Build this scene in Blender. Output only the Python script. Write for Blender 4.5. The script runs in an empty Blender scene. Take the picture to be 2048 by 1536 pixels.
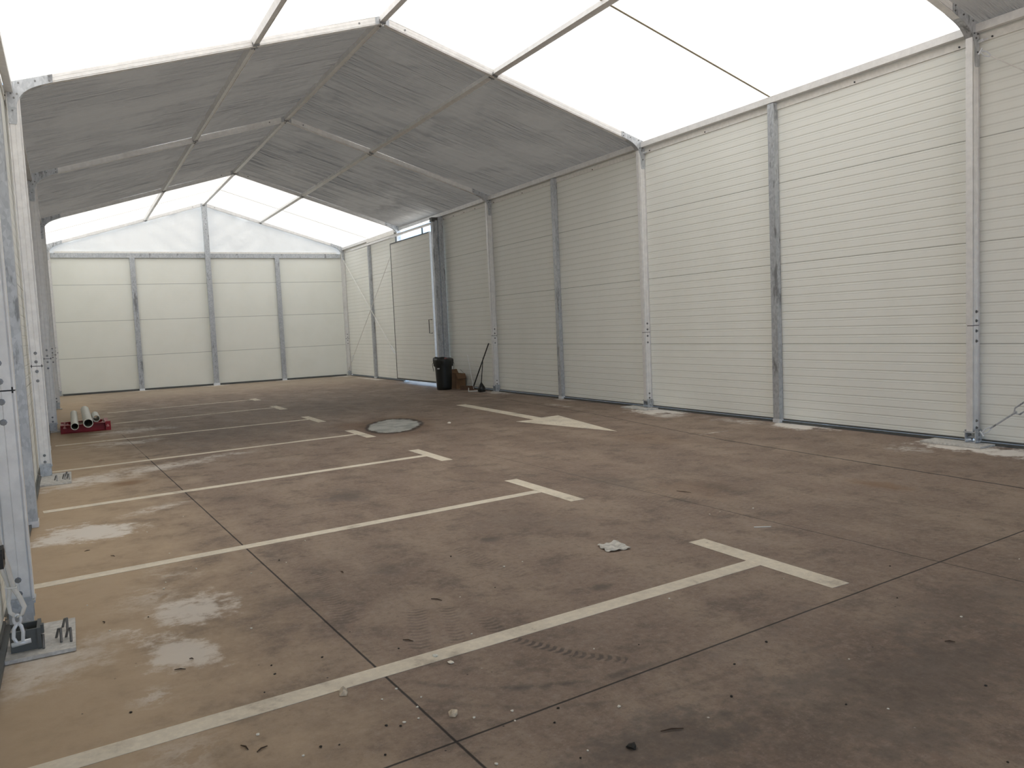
import bpy, bmesh, math, random
from mathutils import Vector, Matrix
random.seed(7)
SC = bpy.context.scene
COL = SC.collection

# ------------------------------------------------------------------ camera
CX, CY, CZ = -3.742956, -24.755012, 1.396048
YAW, PITCH, ROLL, FPX = 0.507688, -0.074776, -0.044705, 1584.079
def cam_axes():
    cy, sy = math.cos(YAW), math.sin(YAW)
    f = Vector((sy*math.cos(PITCH), cy*math.cos(PITCH), math.sin(PITCH)))
    r = Vector((cy, -sy, 0)); u = r.cross(f)
    r2 = r*math.cos(ROLL)+u*math.sin(ROLL)
    u2 = -r*math.sin(ROLL)+u*math.cos(ROLL)
    return r2, u2, f
_r, _u, _f = cam_axes()
cd = bpy.data.cameras.new('camera'); cam = bpy.data.objects.new('camera', cd); COL.objects.link(cam)
M = Matrix((( _r.x, _u.x, -_f.x, CX), (_r.y, _u.y, -_f.y, CY), (_r.z, _u.z, -_f.z, CZ), (0, 0, 0, 1)))
cam.matrix_world = M
cd.sensor_width = 36; cd.lens = FPX/2048*36; cd.clip_start = 0.05; cd.clip_end = 300
SC.camera = cam

# ------------------------------------------------------------------ world, sun, exposure
w = bpy.data.worlds.new('sky'); SC.world = w; w.use_nodes = True
bg = w.node_tree.nodes['Background']
bg.inputs['Color'].default_value = (0.42, 0.66, 1.0, 1); bg.inputs['Strength'].default_value = 1.7
sl = bpy.data.lights.new('sun', 'SUN'); so = bpy.data.objects.new('sun', sl); COL.objects.link(so)
sl.energy = 22.0; sl.color = (1.0, 0.93, 0.83); sl.angle = 0.02
so.location = (-20, 0, 30)
sd = Vector((-0.25, -0.60, 1.0)).normalized()       # towards the sun
so.rotation_euler = sd.to_track_quat('Z', 'Y').to_euler()
SC.view_settings.view_transform = 'Standard'; SC.view_settings.look = 'None'
SC.view_settings.gamma = 1; SC.view_settings.use_curve_mapping = False
SC.view_settings.exposure = 0.52

# ------------------------------------------------------------------ material helpers
class NT:
    def __init__(s, name):
        s.m = bpy.data.materials.new(name); s.m.use_nodes = True
        s.t = s.m.node_tree; s.t.nodes.clear(); s.n = s.t.nodes; s.l = s.t.links
        s._pos = None
    def new(s, t, **kw):
        n = s.n.new(t)
        for k, v in kw.items(): setattr(n, k, v)
        return n
    def put(s, sock, v):
        if v is None: return
        if hasattr(v, 'node'): s.l.new(v, sock)
        elif isinstance(v, (tuple, list)) and len(v) == 3 and sock.type == 'RGBA': sock.default_value = (*v, 1)
        else: sock.default_value = v
    def math(s, op, a, b=None, c=None, clamp=False):
        n = s.new('ShaderNodeMath', operation=op, use_clamp=clamp)
        s.put(n.inputs[0], a); s.put(n.inputs[1], b); s.put(n.inputs[2], c)
        return n.outputs[0]
    def pos(s):
        if s._pos is None:
            g = s.new('ShaderNodeNewGeometry'); x = s.new('ShaderNodeSeparateXYZ')
            s.l.new(g.outputs['Position'], x.inputs[0]); s._pos = (g.outputs['Position'], *x.outputs)
        return s._pos
    def vec(s, scale=(1, 1, 1), loc=(0, 0, 0), obj=False):
        m = s.new('ShaderNodeMapping')
        if obj:
            src = s.new('ShaderNodeTexCoord').outputs['Object']
        else: src = s.pos()[0]
        s.l.new(src, m.inputs[0]); m.inputs['Scale'].default_value = scale; m.inputs['Location'].default_value = loc
        return m.outputs[0]
    def noise(s, scale, detail=3, rough=.5, vec=None, dist=0):
        n = s.new('ShaderNodeTexNoise'); s.put(n.inputs['Vector'], vec if vec is not None else s.pos()[0])
        n.inputs['Scale'].default_value = scale; n.inputs['Detail'].default_value = detail
        n.inputs['Roughness'].default_value = rough; n.inputs['Distortion'].default_value = dist
        return n.outputs[0]
    def ss(s, v, a, b, lo=0., hi=1.):
        n = s.new('ShaderNodeMapRange', interpolation_type='SMOOTHSTEP'); s.put(n.inputs[0], v)
        n.inputs[1].default_value = a; n.inputs[2].default_value = b
        n.inputs[3].default_value = lo; n.inputs[4].default_value = hi
        return n.outputs[0]
    def mix(s, f, a, b):
        n = s.new('ShaderNodeMix', data_type='RGBA'); s.put(n.inputs[0], f); s.put(n.inputs[6], a); s.put(n.inputs[7], b)
        return n.outputs[2]
    def bump(s, h, strength=.3, dist=.01, normal=None):
        n = s.new('ShaderNodeBump'); s.put(n.inputs['Height'], h)
        n.inputs['Strength'].default_value = strength; n.inputs['Distance'].default_value = dist
        if normal is not None: s.l.new(normal, n.inputs['Normal'])
        return n.outputs[0]
    def bsdf(s, color, rough=.6, metal=0., normal=None, spec=.5):
        n = s.new('ShaderNodeBsdfPrincipled'); s.put(n.inputs['Base Color'], color)
        s.put(n.inputs['Roughness'], rough); s.put(n.inputs['Metallic'], metal)
        n.inputs['Specular IOR Level'].default_value = spec
        if normal is not None: s.l.new(normal, n.inputs['Normal'])
        return n
    def out(s, sh):
        o = s.new('ShaderNodeOutputMaterial'); s.l.new(sh.outputs[0], o.inputs[0]); return s.m

MAT = {}
def plain(name, col, rough=.6, metal=0., var=.06, scale=20, spec=.5):
    t = NT(name); n = t.noise(scale, 4, .6)
    c = t.mix(t.ss(n, .3, .7), tuple(v*(1-var) for v in col), tuple(min(1, v*(1+var)) for v in col))
    MAT[name] = t.out(t.bsdf(c, rough, metal, t.bump(n, .1, .003), spec)); return MAT[name]

def mk_alu():
    t = NT('aluminium'); n = t.noise(14, 4, .6); n2 = t.noise(2.5, 3, .5)
    c = t.mix(t.ss(n, .3, .75), (.76, .75, .735), (.86, .85, .83)); c = t.mix(t.ss(n2, .55, .8, 0, .25), c, (.46, .43, .39))
    MAT['alu'] = t.out(t.bsdf(c, .42, .2, t.bump(n, .08, .002)))
def mk_galv():
    t = NT('galvanised_steel'); v = t.new('ShaderNodeTexVoronoi'); v.inputs['Scale'].default_value = 45
    t.put(v.inputs['Vector'], t.vec((1, 1, .6)))
    s = t.new('ShaderNodeSeparateColor'); t.l.new(v.outputs['Color'], s.inputs[0])
    n = t.noise(2.2, 5, .65, t.vec((4, 4, .8)))
    c = t.mix(s.outputs[0], (.42, .44, .46), (.56, .58, .60)); c = t.mix(t.ss(n, .58, .66, 0, .65), c, (.13, .13, .13))
    c = t.mix(t.ss(n, .42, .30, 0, .5), c, (.66, .67, .68))
    MAT['galv'] = t.out(t.bsdf(c, .45, .45))
def mk_panel():
    t = NT('ribbed_sandwich_panel'); P = t.pos(); z = P[3]
    a = t.math('PINGPONG', t.math('ADD', z, 0.0), .05)                 # 0..0.05
    rib = t.ss(a, .002, .010)                                            # groove every 0.1 m
    b = t.math('PINGPONG', t.math('ADD', z, .027), .05); rib2 = t.ss(b, .0, .005, .55, 1)
    sm = t.math('PINGPONG', z, .5); wob = t.noise(.6, 2, .5)
    seam = t.ss(t.math('ABSOLUTE', sm), .0015, .004)
    h = t.math('MULTIPLY', rib, rib2)
    st = t.noise(1.4, 4, .6, t.vec((1, 1, .35)))
    c = t.mix(t.ss(st, .35, .75), (.90, .905, .845), (.865, .87, .805))
    gr = t.math('MULTIPLY', h, t.ss(wob, .3, .7, .6, 1.0))
    c = t.mix(h, (.76, .765, .70), c)
    c = t.mix(seam, (.34, .34, .31), c)
    MAT['panel'] = t.out(t.bsdf(c, .5, 0, t.bump(h, .55, .005)))
def mk_panel_back():
    t = NT('smooth_sandwich_panel'); P = t.pos(); z = P[3]
    sm = t.math('PINGPONG', z, .5); seam = t.ss(sm, .004, .008)
    a = t.math('PINGPONG', z, .025); rib = t.ss(a, .0, .004)
    st = t.noise(1.2, 4, .6)
    c = t.mix(t.ss(st, .35, .75), (.90, .91, .84), (.865, .875, .80)); c = t.mix(seam, (.45, .46, .43), c)
    MAT['panel_back'] = t.out(t.bsdf(c, .5, 0, t.bump(rib, .25, .003)))
def fabric(name, col, trans, white, bd=.14):
    t = NT(name); n = t.noise(1.0, 5, .6, t.vec((.9, 9, .9))); n2 = t.noise(.9, 3, .5, t.vec((1, 1, 1)))
    n3 = t.noise(1.0, 3, .5, t.vec((2.2, 30, 2.2)))
    weave = t.noise(260, 2, .5)
    h = t.math('ADD', t.math('MULTIPLY', n, 1.0), t.math('MULTIPLY', n3, .35))
    h = t.math('MULTIPLY', h, t.ss(n2, .35, .62, .12, 1.0))
    nm = t.bump(h, 1.0 if not white else .25, bd if not white else .02)
    c = t.mix(t.ss(n2, .3, .7), tuple(v*.95 for v in col), col)
    c = t.mix(t.ss(weave, .35, .65, 0, .08), c, tuple(v*.6 for v in col))
    d = t.new('ShaderNodeBsdfDiffuse'); t.put(d.inputs[0], c); t.l.new(nm, d.inputs['Normal'])
    if trans > 0:
        tr = t.new('ShaderNodeBsdfTranslucent'); t.put(tr.inputs[0], c); t.l.new(nm, tr.inputs['Normal'])
        mx = t.new('ShaderNodeMixShader'); mx.inputs[0].default_value = trans
        t.l.new(d.outputs[0], mx.inputs[1]); t.l.new(tr.outputs[0], mx.inputs[2]); d = mx
    MAT[name] = t.out(d)

mk_alu(); mk_galv(); mk_panel(); mk_panel_back()
fabric('white_fabric', (.93, .92, .905), .14, True)
fabric('grey_fabric', (.34, .333, .318), .043, False)
fabric('gable_fabric', (.90, .885, .84), .12, False, .035)
plain('dark_rubber', (.02, .02, .02), .5); plain('black_plastic', (.012, .014, .013), .38)
plain('steel_dark', (.11, .115, .11), .5, .3); plain('zinc', (.76, .78, .80), .35, .3)
plain('seam_tan', (.50, .45, .34), .8); plain('bolt', (.22, .22, .22), .4, .7)
plain('white_strap', (.80, .79, .74), .8); plain('red_paint', (.33, .012, .018), .45)
plain('pink_bolt', (.62, .30, .30), .5); plain('pvc_white', (.74, .74, .66), .45)
plain('cardboard', (.20, .115, .06), .9, 0, .15, 6); plain('black_metal', (.015, .015, .015), .45)
plain('brown_bristle', (.12, .07, .045), .95); plain('label_white', (.75, .75, .73), .7)
plain('plaster', (.80, .75, .64), .9); plain('stone', (.60, .50, .37), .95, 0, .3, 60)
plain('dark_speck', (.03, .025, .02), .9); plain('twig', (.06, .035, .02), .9)
plain('paper', (.58, .56, .51), .8, 0, .25, 25); plain('trash_red', (.25, .10, .10), .6)
plain('dusty_plate', (.60, .58, .54), .7, .1, .18, 30)
plain('outside_ground', (.42, .42, .42), .95, 0, .1, 1); plain('trim_white', (.82, .80, .75), .5, .1)
plain('wood', (.36, .24, .13), .8)

# ------------------------------------------------------------------ mesh helpers
def prop(o, label=None, cat=None, group=None, kind=None):
    if label: o['label'] = label
    if cat: o['category'] = cat
    if group: o['group'] = group
    if kind: o['kind'] = kind
    return o
def thing(name, label, cat, loc=(0, 0, 0), group=None, rz=0):
    o = bpy.data.objects.new(name, None); COL.objects.link(o); o.empty_display_size = .1
    o.location = loc; o.rotation_euler = (0, 0, rz); return prop(o, label, cat, group)
def link(name, bm, mat, parent=None, smooth=False, bevel=0):
    if bevel:
        bmesh.ops.bevel(bm, geom=[e for e in bm.edges if len(e.link_faces) == 2 and e.calc_face_angle(0) > .5], offset=bevel, segments=2, affect='EDGES')
    bmesh.ops.recalc_face_normals(bm, faces=bm.faces)
    me = bpy.data.meshes.new(name); bm.to_mesh(me); bm.free()
    me.materials.append(MAT[mat] if isinstance(mat, str) else mat)
    if smooth:
        for p in me.polygons: p.use_smooth = True
    o = bpy.data.objects.new(name, me); COL.objects.link(o)
    if parent is not None: o.parent = parent
    return o
def B(): return bmesh.new()
def box(bm, x0, x1, y0, y1, z0, z1):
    v = [bm.verts.new((x, y, z)) for z in (z0, z1) for (x, y) in ((x0, y0), (x1, y0), (x1, y1), (x0, y1))]
    for f in ((0, 3, 2, 1), (4, 5, 6, 7), (0, 1, 5, 4), (1, 2, 6, 5), (2, 3, 7, 6), (3, 0, 4, 7)): bm.faces.new([v[i] for i in f])
def prism(bm, pts, O, U, V, W, L):
    O, U, V, W = map(Vector, (O, U, V, W))
    a = [bm.verts.new(O+U*p[0]+V*p[1]) for p in pts]; b = [bm.verts.new(O+U*p[0]+V*p[1]+W*L) for p in pts]
    n = len(pts); bm.faces.new(a); bm.faces.new(b[::-1])
    for i in range(n): bm.faces.new((a[i], a[(i+1) % n], b[(i+1) % n], b[i]))
def tube(bm, pts, r, seg=8, close=False, caps=True):
    pts = [Vector(p) for p in pts]; rings = []; n = len(pts); up = None
    for i, p in enumerate(pts):
        if close: d = pts[(i+1) % n]-pts[i-1]
        else: d = (pts[min(i+1, n-1)]-pts[max(i-1, 0)])
        d.normalize()
        if up is None: up = d.orthogonal().normalized()
        up = (up-d*up.dot(d)).normalized(); s = d.cross(up)
        rr = r[i] if isinstance(r, (list, tuple)) else r
        rings.append([bm.verts.new(p+(up*math.cos(2*math.pi*k/seg)+s*math.sin(2*math.pi*k/seg))*rr) for k in range(seg)])
    m = n if close else n-1
    for i in range(m):
        a, b = rings[i], rings[(i+1) % n]
        for k in range(seg): bm.faces.new((a[k], a[(k+1) % seg], b[(k+1) % seg], b[k]))
    if caps and not close: bm.faces.new(rings[0][::-1]); bm.faces.new(rings[-1])
def lathe(bm, prof, c=(0, 0, 0), seg=32, cap=True):
    rings = [[bm.verts.new((c[0]+r*math.cos(2*math.pi*k/seg), c[1]+r*math.sin(2*math.pi*k/seg), c[2]+z)) for k in range(seg)] for r, z in prof]
    for a, b in zip(rings, rings[1:]):
        for k in range(seg): bm.faces.new((a[k], a[(k+1) % seg], b[(k+1) % seg], b[k]))
    if cap: bm.faces.new(rings[0][::-1]); bm.faces.new(rings[-1])
def cyl(bm, p, d, r, h, seg=10):
    p = Vector(p); d = Vector(d).normalized(); tube(bm, [p, p+d*h], r, seg)
def copy_tree(o, parent=None):
    c = o.copy(); COL.objects.link(c); c.parent = parent
    for ch in list(o.children): copy_tree(ch, c)
    return c

# ------------------------------------------------------------------ layout
FEND = -30.3
FY = [-0.035, -4.96, -10.05, -15.062, -20.137, -25.25]     # portal frames, rear to front
XR, XL = 4.0, -3.985                                       # inner faces of the columns
PW, PD = 0.065, 0.12                                       # column profile width (along tent) and depth
PX = 4.125                                                 # inner face of wall panels
RB0, SL = 5.235, 0.303                                     # underside of rafter at ridge, slope
def rb(x): return RB0-SL*abs(x)
RT = .100                                                  # rafter height measured upright
def roof(x): return RB0+.095-(RB0+.095-4.075)/4.1*abs(x)

# ------------------------------------------------------------------ floor
def mk_floor(painted=None):
    t = NT('brown_concrete' if painted is None else 'road_paint'); P = t.pos(); X, Y = P[1], P[2]
    n1 = t.noise(.55, 5, .6); n2 = t.noise(3.2, 6, .68); n3 = t.noise(26, 4, .65); n4 = t.noise(1.2, 5, .62, t.vec((1.9, .8, 1), (3, 7, 0)))
    n5 = t.noise(9, 5, .7, t.vec((1, 1, 1), (11, 3, 0))); n6 = t.noise(85, 3, .7)
    wx = t.math('MULTIPLY_ADD', n2, 2., -1.); wy = t.math('MULTIPLY_ADD', n5, 2., -1.)
    base = t.mix(t.ss(n1, .36, .64), (.225, .163, .122), (.272, .198, .150))
    base = t.mix(t.ss(n4, .42, .66, 0, .8), base, (.345, .262, .195))
    base = t.mix(t.ss(n2, .50, .66, 0, .55), base, (.135, .108, .090))
    base = t.mix(t.ss(n3, .48, .72, 0, .42), base, (.36, .29, .24))
    base = t.mix(t.ss(n3, .50, .30, 0, .36), base, (.115, .09, .075))
    base = t.mix(t.ss(n6, .56, .70, 0, .35), base, (.42, .35, .29)); base = t.mix(t.ss(n6, .44, .30, 0, .35), base, (.09, .07, .06))
    def blob(cx, cy, rx, ry, ang=0, soft=.5, wob=.8, thr=None):
        ca, sa = math.cos(ang), math.sin(ang)
        dx = t.math('ADD', X, -cx); dy = t.math('ADD', Y, -cy)
        a = t.math('MULTIPLY_ADD', dy, sa/rx, t.math('MULTIPLY', dx, ca/rx))
        b = t.math('MULTIPLY_ADD', dy, ca/ry, t.math('MULTIPLY', dx, -sa/ry))
        d = t.math('SQRT', t.math('MULTIPLY_ADD', a, a, t.math('MULTIPLY', b, b)))
        d = t.math('ADD', d, t.math('MULTIPLY', wx, wob)); d = t.math('ADD', d, t.math('MULTIPLY', wy, wob*.7))
        m = t.ss(d, 1.0, 1.0-soft)
        if thr is not None: m = t.math('MULTIPLY', m, t.ss(n5, thr, thr+.14))
        return m, d
    def seg(x0, y0, x1, y1, wd, wob=.01, soft=.35):
        L = math.hypot(x1-x0, y1-y0); ux, uy = (x1-x0)/L, (y1-y0)/L
        dx = t.math('ADD', X, -x0); dy = t.math('ADD', Y, -y0)
        s = t.math('MULTIPLY_ADD', dy, uy, t.math('MULTIPLY', dx, ux))
        d = t.math('MULTIPLY_ADD', dy, ux, t.math('MULTIPLY', dx, -uy))
        d = t.math('ADD', d, t.math('MULTIPLY', wx, wob*.75))
        m = t.ss(t.math('ABSOLUTE', d), wd, wd*soft)
        m = t.math('MULTIPLY', m, t.math('MULTIPLY', t.math('GREATER_THAN', s, 0.), t.math('LESS_THAN', s, L)))
        return m, s, d
    c = base
    if painted is not None:
        wear = t.ss(t.math('MULTIPLY_ADD', n5, .6, t.math('MULTIPLY', n3, .4)), painted[1], painted[1]+.12)
        pc = t.mix(t.ss(n2, .35, .7), (.86, .775, .625), (.70, .625, .50))
        pc = t.mix(t.ss(n3, .35, .6, 0, .2), pc, (.42, .37, .30))
        c = t.mix(wear, pc, base); c = t.mix(t.ss(n2, .56, .68, 0, .35), c, base)
        MAT[painted[0]] = t.out(t.bsdf(c, .75, 0, t.bump(n3, .12, .003), .3)); t.m.name = painted[0]; return
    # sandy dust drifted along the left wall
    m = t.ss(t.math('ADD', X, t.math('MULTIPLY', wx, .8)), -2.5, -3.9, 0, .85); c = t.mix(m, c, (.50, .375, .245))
    m = t.ss(t.math('ADD', Y, wx), -5.0, -1.5, 0, .6); c = t.mix(m, c, (.40, .33, .25))
    # oil darkened patches
    for (cx, cy, rx, ry, k) in ((-1.2, -22.95, 1.3, .5, .55), (-1.75, -18.2, .28, .35, .6), (-2.62, -17.6, .2, .2, .4), (-.2, -22.6, .9, .35, .35),
                                (-1.0, -19.9, .5, .8, .25), (.3, -19.2, .25, .6, .45), (.8, -20.0, .2, .4, .4), (-1.9, -12.5, 1.6, 1.6, .35), (0.4, -10.2, 2.2, 2.0, .3),
                                (-2.8, -20.6, .25, .12, .5), (-2.2, -20.4, .12, .2, .4), (-1.41, -20.19, .12, .1, .7), (-1.4, -21.4, .1, .08, .7), (-2.1, -22.8, .5, .25, .5), (2.7, -12.6, .5, .5, .35)):
        m, _ = blob(cx, cy, rx, ry, 0, .9, 1.2); c = t.mix(t.math('MULTIPLY', m, k), c, (.088, .073, .062))
    # tyre prints
    for (x0, y0, x1, y1, wd, k) in ((-2.33, -21.12, -2.50, -21.60, .055, .55), (-2.19, -21.2, -2.33, -21.62, .045, .5), (-2.60, -20.2, -2.66, -21.1, .07, .35),
                                    (-2.10, -21.42, -2.13, -21.68, .05, .5), (-2.12, -21.72, -1.98, -22.02, .035, .85), (-1.98, -22.02, -1.84, -22.2, .035, .7),
                                    (-1.75, -20.25, -1.65, -21.0, .09, .3), (-.5, -17.6, .2, -20.8, .10, .22), (-.25, -17.6, .45, -20.8, .10, .22)):
        m, s, d = seg(x0, y0, x1, y1, wd*1.1, .01, .55)
        wv = t.math('SINE', t.math('MULTIPLY_ADD', s, 170., t.math('MULTIPLY', t.math('ABSOLUTE', d), 60.)))
        m = t.math('MULTIPLY', m, t.math('MULTIPLY', t.ss(wv, -.6, .5), t.ss(n2, .35, .6, .35, 1)))
        c = t.mix(t.math('MULTIPLY', m, k), c, (.085, .068, .058))
    # long curved tyre smears (arcs)
    for (cx, cy, r, wd, x0, x1, k) in ((-1.85, -21.30, .98, .035, -2.66, -1.75, .55), (-1.7, -21.3, 1.22, .03, -2.75, -1.5, .4), (-1.55, -20.6, 1.75, .10, -2.4, -.6, .30), (1.2, -17.2, 2.2, .08, -1, 1.0, .3)):
        dx = t.math('ADD', X, -cx); dy = t.math('ADD', Y, -cy)
        d = t.math('SQRT', t.math('MULTIPLY_ADD', dx, dx, t.math('MULTIPLY', dy, dy)))
        m = t.ss(t.math('ABSOLUTE', t.math('ADD', t.math('ADD', d, -r), t.math('MULTIPLY', wx, .02))), wd, 0)
        m = t.math('MULTIPLY', m, t.math('MULTIPLY', t.ss(X, x0-.1, x0+.1), t.ss(X, x1+.1, x1-.2)))
        m = t.math('MULTIPLY', m, t.math('MULTIPLY', t.math('LESS_THAN', Y, cy), t.ss(n5, .35, .6)))
        c = t.mix(t.math('MULTIPLY', m, k), c, (.075, .062, .055))
    # rusty spots
    for (cx, cy, rx, ry, k) in ((-3.33, -16.1, .22, .22, .7), (1.78, -20.75, .16, .35, .55), (-.1, -13.4, .5, .7, .45), (.6, -19.9, .5, .6, .2), (2.1, -17.5, .5, .9, .18)):
        m, _ = blob(cx, cy, rx, ry, 0, .8, 1.0); c = t.mix(t.math('MULTIPLY', m, k), c, (.20, .105, .045))
    # pale cement dust
    WH = (.80, .75, .68)
    for (cx, cy, rx, ry, ang, k, thr) in ((-3.28, -20.42, .22, .30, 0, .62, None), (-3.42, -20.95, .15, .34, .3, .60, None), (-3.44, -20.10, .26, .3, 0, .35, .40), (-3.55, -21.4, .12, .12, 0, .5, .45), (-3.3, -19.7, .2, .3, 0, .35, .45),
            (-3.72, -18.15, .42, .36, .1, .80, None), (-3.2, -17.6, .40, .14, .5, .55, .38), (-3.0, -15.3, .75, .32, .15, .62, .34), (-2.3, -14.9, .7, .20, .2, .45, .40), (-3.5, -15.55, .4, .45, 0, .5, .36),
            (-3.2, -12.6, .7, .35, .1, .55, .36), (-3.0, -11.0, .8, .5, .1, .6, .38), (-3.95, -20.75, .35, .35, 0, .55, .30), (-3.9, -15.7, .4, .45, 0, .7, .32), (-3.5, -21.95, .2, .2, 0, .35, .42),
            (3.95, -15.45, .40, .60, 0, .95, None), (3.75, -15.9, .35, .35, 0, .7, .38), (4.0, -18.05, .28, .50, 0, .95, None), (3.85, -17.2, .2, .9, 0, .45, .40), (3.9, -20.15, .34, .55, 0, .98, None), (3.85, -20.65, .30, .5, 0, .9, None), (3.4, -19.9, .25, .35, 0, .5, .42),
            (4.0, -10.3, .3, .5, 0, .8, .30), (4.0, -12.6, .12, .5, 0, .5, .35), (0, -.25, .5, .3, 0, .9, .3), (-2, -.2, .4, .22, 0, .9, .3), (2, -.2, .4, .25, 0, .9, .3), (3.85, -.3, .5, .5, 0, .7, .3), (3.9, -2.6, .2, 1.6, 0, .7, .36), (3.4, -13.5, .1, .6, 0, .5, .4), (2.9, -17.7, .5, .05, 0, .5, .4)):
        m, _ = blob(cx, cy, rx, ry, ang, .55 if thr is None else .9, 1.3, thr); c = t.mix(t.math('MULTIPLY', m, k), c, WH)
    # patched round cover in the middle
    m, d = blob(.33, -13.82, .39, .84, -.40, .07, .20); rim = t.math('MULTIPLY', t.ss(d, 1.16, 1.02), t.ss(d, .88, .98))
    c = t.mix(t.math('MULTIPLY', t.ss(d, 1.9, 1.0), .55), c, (.15, .085, .045)); c = t.mix(m, c, t.mix(t.ss(n2, .4, .65), (.46, .46, .42), (.30, .305, .28)))
    c = t.mix(t.math('MULTIPLY', rim, t.ss(n5, .3, .5, .5, 1)), c, (.045, .028, .018))
    # joints and cracks
    hgt = n3
    J = []
    for (x0, y0, x1, y1, wd, wob, k) in ((-3.02, -14.2, -2.66, -23.4, .0075, .004, .95), (-4.0, -22.475, 4.1, -21.90, .0075, .004, .95),
            (3.55, -9.5, 3.10, -14.9, .014, .03, .9), (3.10, -14.9, 2.60, -18.1, .012, .03, .9), (2.60, -18.1, 2.50, -20.0, .016, .03, .95), (2.50, -20.0, 2.40, -22.2, .018, .035, .95),
            (.14, -17.2, .25, -19.9, .010, .01, .45), (.25, -19.9, .36, -23.5, .007, .008, .75), (-2.35, -18.70, -.7, -18.47, .006, .01, .5), (-3.13, -11.5, -3.02, -14.2, .007, .004, .6)):
        m, _, _ = seg(x0, y0, x1, y1, wd, wob); c = t.mix(t.math('MULTIPLY', m, k), c, (.022, .017, .014)); J.append(m)
    # fine scratches, crumbs, dark specks
    v = t.new('ShaderNodeTexVoronoi'); v.inputs['Scale'].default_value = 9; t.put(v.inputs['Vector'], P[0])
    c = t.mix(t.math('MULTIPLY', t.ss(v.outputs['Distance'], .045, .03), t.ss(n2, .45, .55)), c, (.05, .04, .035))
    v = t.new('ShaderNodeTexVoronoi'); v.inputs['Scale'].default_value = 5.5; t.put(v.inputs['Vector'], t.vec((1, 1, 1), (5, 2, 0)))
    c = t.mix(t.math('MULTIPLY', t.ss(v.outputs['Distance'], .030, .02), t.ss(n4, .5, .6)), c, (.55, .52, .45))
    hh = t.math('ADD', t.math('MULTIPLY', n3, .5), t.math('MULTIPLY', n5, .8))
    for m in J[:2]: hh = t.math('SUBTRACT', hh, m)
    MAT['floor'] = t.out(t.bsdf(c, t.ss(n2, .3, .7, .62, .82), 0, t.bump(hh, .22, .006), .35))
mk_floor()
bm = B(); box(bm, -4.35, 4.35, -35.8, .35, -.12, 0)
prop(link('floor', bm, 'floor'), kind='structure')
bm = B(); box(bm, -60, 60, -80, 60, -.30, -.125)
prop(link('ground', bm, 'outside_ground'), kind='structure')

# painted parking marks, thin coats of paint lying on the concrete
def poly_slab(bm, pts, z0=.0005, z1=.0022):
    prism(bm, [(p[0], p[1]) for p in pts], (0, 0, z0), (1, 0, 0), (0, 1, 0), (0, 0, 1), z1-z0)
def T_line(p0, p1, w, far, near, tw, wear, tx, label):
    """stem from p0 to p1 and a cross bar from y=near to y=far around x=tx"""
    key = 'paint_%02d' % int(wear*100)
    if key not in MAT: mk_floor((key, wear))
    bm = B()
    prism(bm, [(-w/2, 0), (w/2, 0), (w/2, .0017), (-w/2, .0017)], (p0[0], p0[1], .0005), Vector((-(p1[1]-p0[1]), p1[0]-p0[0], 0)).normalized(), (0, 0, 1),
          Vector((p1[0]-p0[0], p1[1]-p0[1], 0)).normalized(), math.hypot(p1[0]-p0[0], p1[1]-p0[1]))
    box(bm, tx-tw/2, tx+tw/2, near, far, .0006, .0026)
    prop(link('parking_line', bm, key), label, 'parking line', 'white T shaped parking lines across the floor')
T_line((-4.03, -21.79), (-.47, -21.582), .105, -21.05, -22.11, .130, .60, -.415, 'widest white parking line with T end, crossing the bottom of the picture')
T_line((-4.03, -19.44), (-.42, -19.145), .100, -18.56, -19.64, .125, .62, -.355, 'white T ended parking line, second from the front, left of the crumpled paper')
T_line((-4.03, -17.08), (-.40, -16.72), .110, -16.24, -17.18, .125, .63, -.35, 'white T ended parking line, third from the front, starting past the left post')
T_line((-4.0, -14.71), (-.40, -14.33), .100, -13.84, -14.79, .130, .60, -.35, 'worn white T ended parking line with its bar beside the round grey patch')
T_line((-4.0, -12.13), (-.38, -11.87), .100, -11.39, -12.45, .130, .54, -.345, 'faded white T ended parking line just in front of the red steel frame')
T_line((-3.16, -9.527), (-.30, -9.16), .100, -8.8, -9.72, .140, .51, -.30, 'faded white T ended parking line running right from the white pipes')
T_line((-3.16, -7.09), (-.25, -6.74), .100, -6.47, -7.08, .140, .52, -.235, 'farthest thin white parking line with T end towards the rear wall')
mk_floor(('paint_arrow', .555))
bm = B()
poly_slab(bm, [(2.245, -11.9), (2.435, -11.9), (2.30, -14.75), (2.62, -14.70), (2.19, -16.75), (1.80, -14.86), (2.10, -14.86)])
prop(link('painted_arrow', bm, 'paint_arrow'), 'worn white direction arrow painted on the floor, pointing towards the camera', 'arrow')

# ------------------------------------------------------------------ walls
def wall(name, boxes, mat): 
    bm = B()
    for b in boxes: box(bm, *b)
    return prop(link(name, bm, mat), kind='structure')
wall('wall_right', [(PX, PX+.05, -4.96, .08, .045, 4.05), (PX, PX+.05, FEND, -7.52, .045, 4.05)], 'panel')
wall('wall_left', [(-PX-.05, -PX, FEND, .08, .045, 4.05)], 'panel')
wall('wall_back', [(-PX, PX, .0, .05, .004, 3.86)], 'panel_back')
wall('wall_front', [(-PX, -3.7, FEND-.05, FEND, .0, 3.95), (3.7, PX, FEND-.05, FEND, .0, 3.95), (-3.7, 3.7, FEND-.05, FEND, 3.6, 3.95)], 'panel')  # unseen front end, left wide open so daylight fills the hall
bm = B(); prism(bm, [(-4.12, 3.95), (4.12, 3.95), (4.12, roof(4.12)-.03), (0, roof(0)-.03), (-4.12, roof(4.12)-.03)], (0, FEND-.05, 0), (1, 0, 0), (0, 0, 1), (0, 1, 0), .02)
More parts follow.
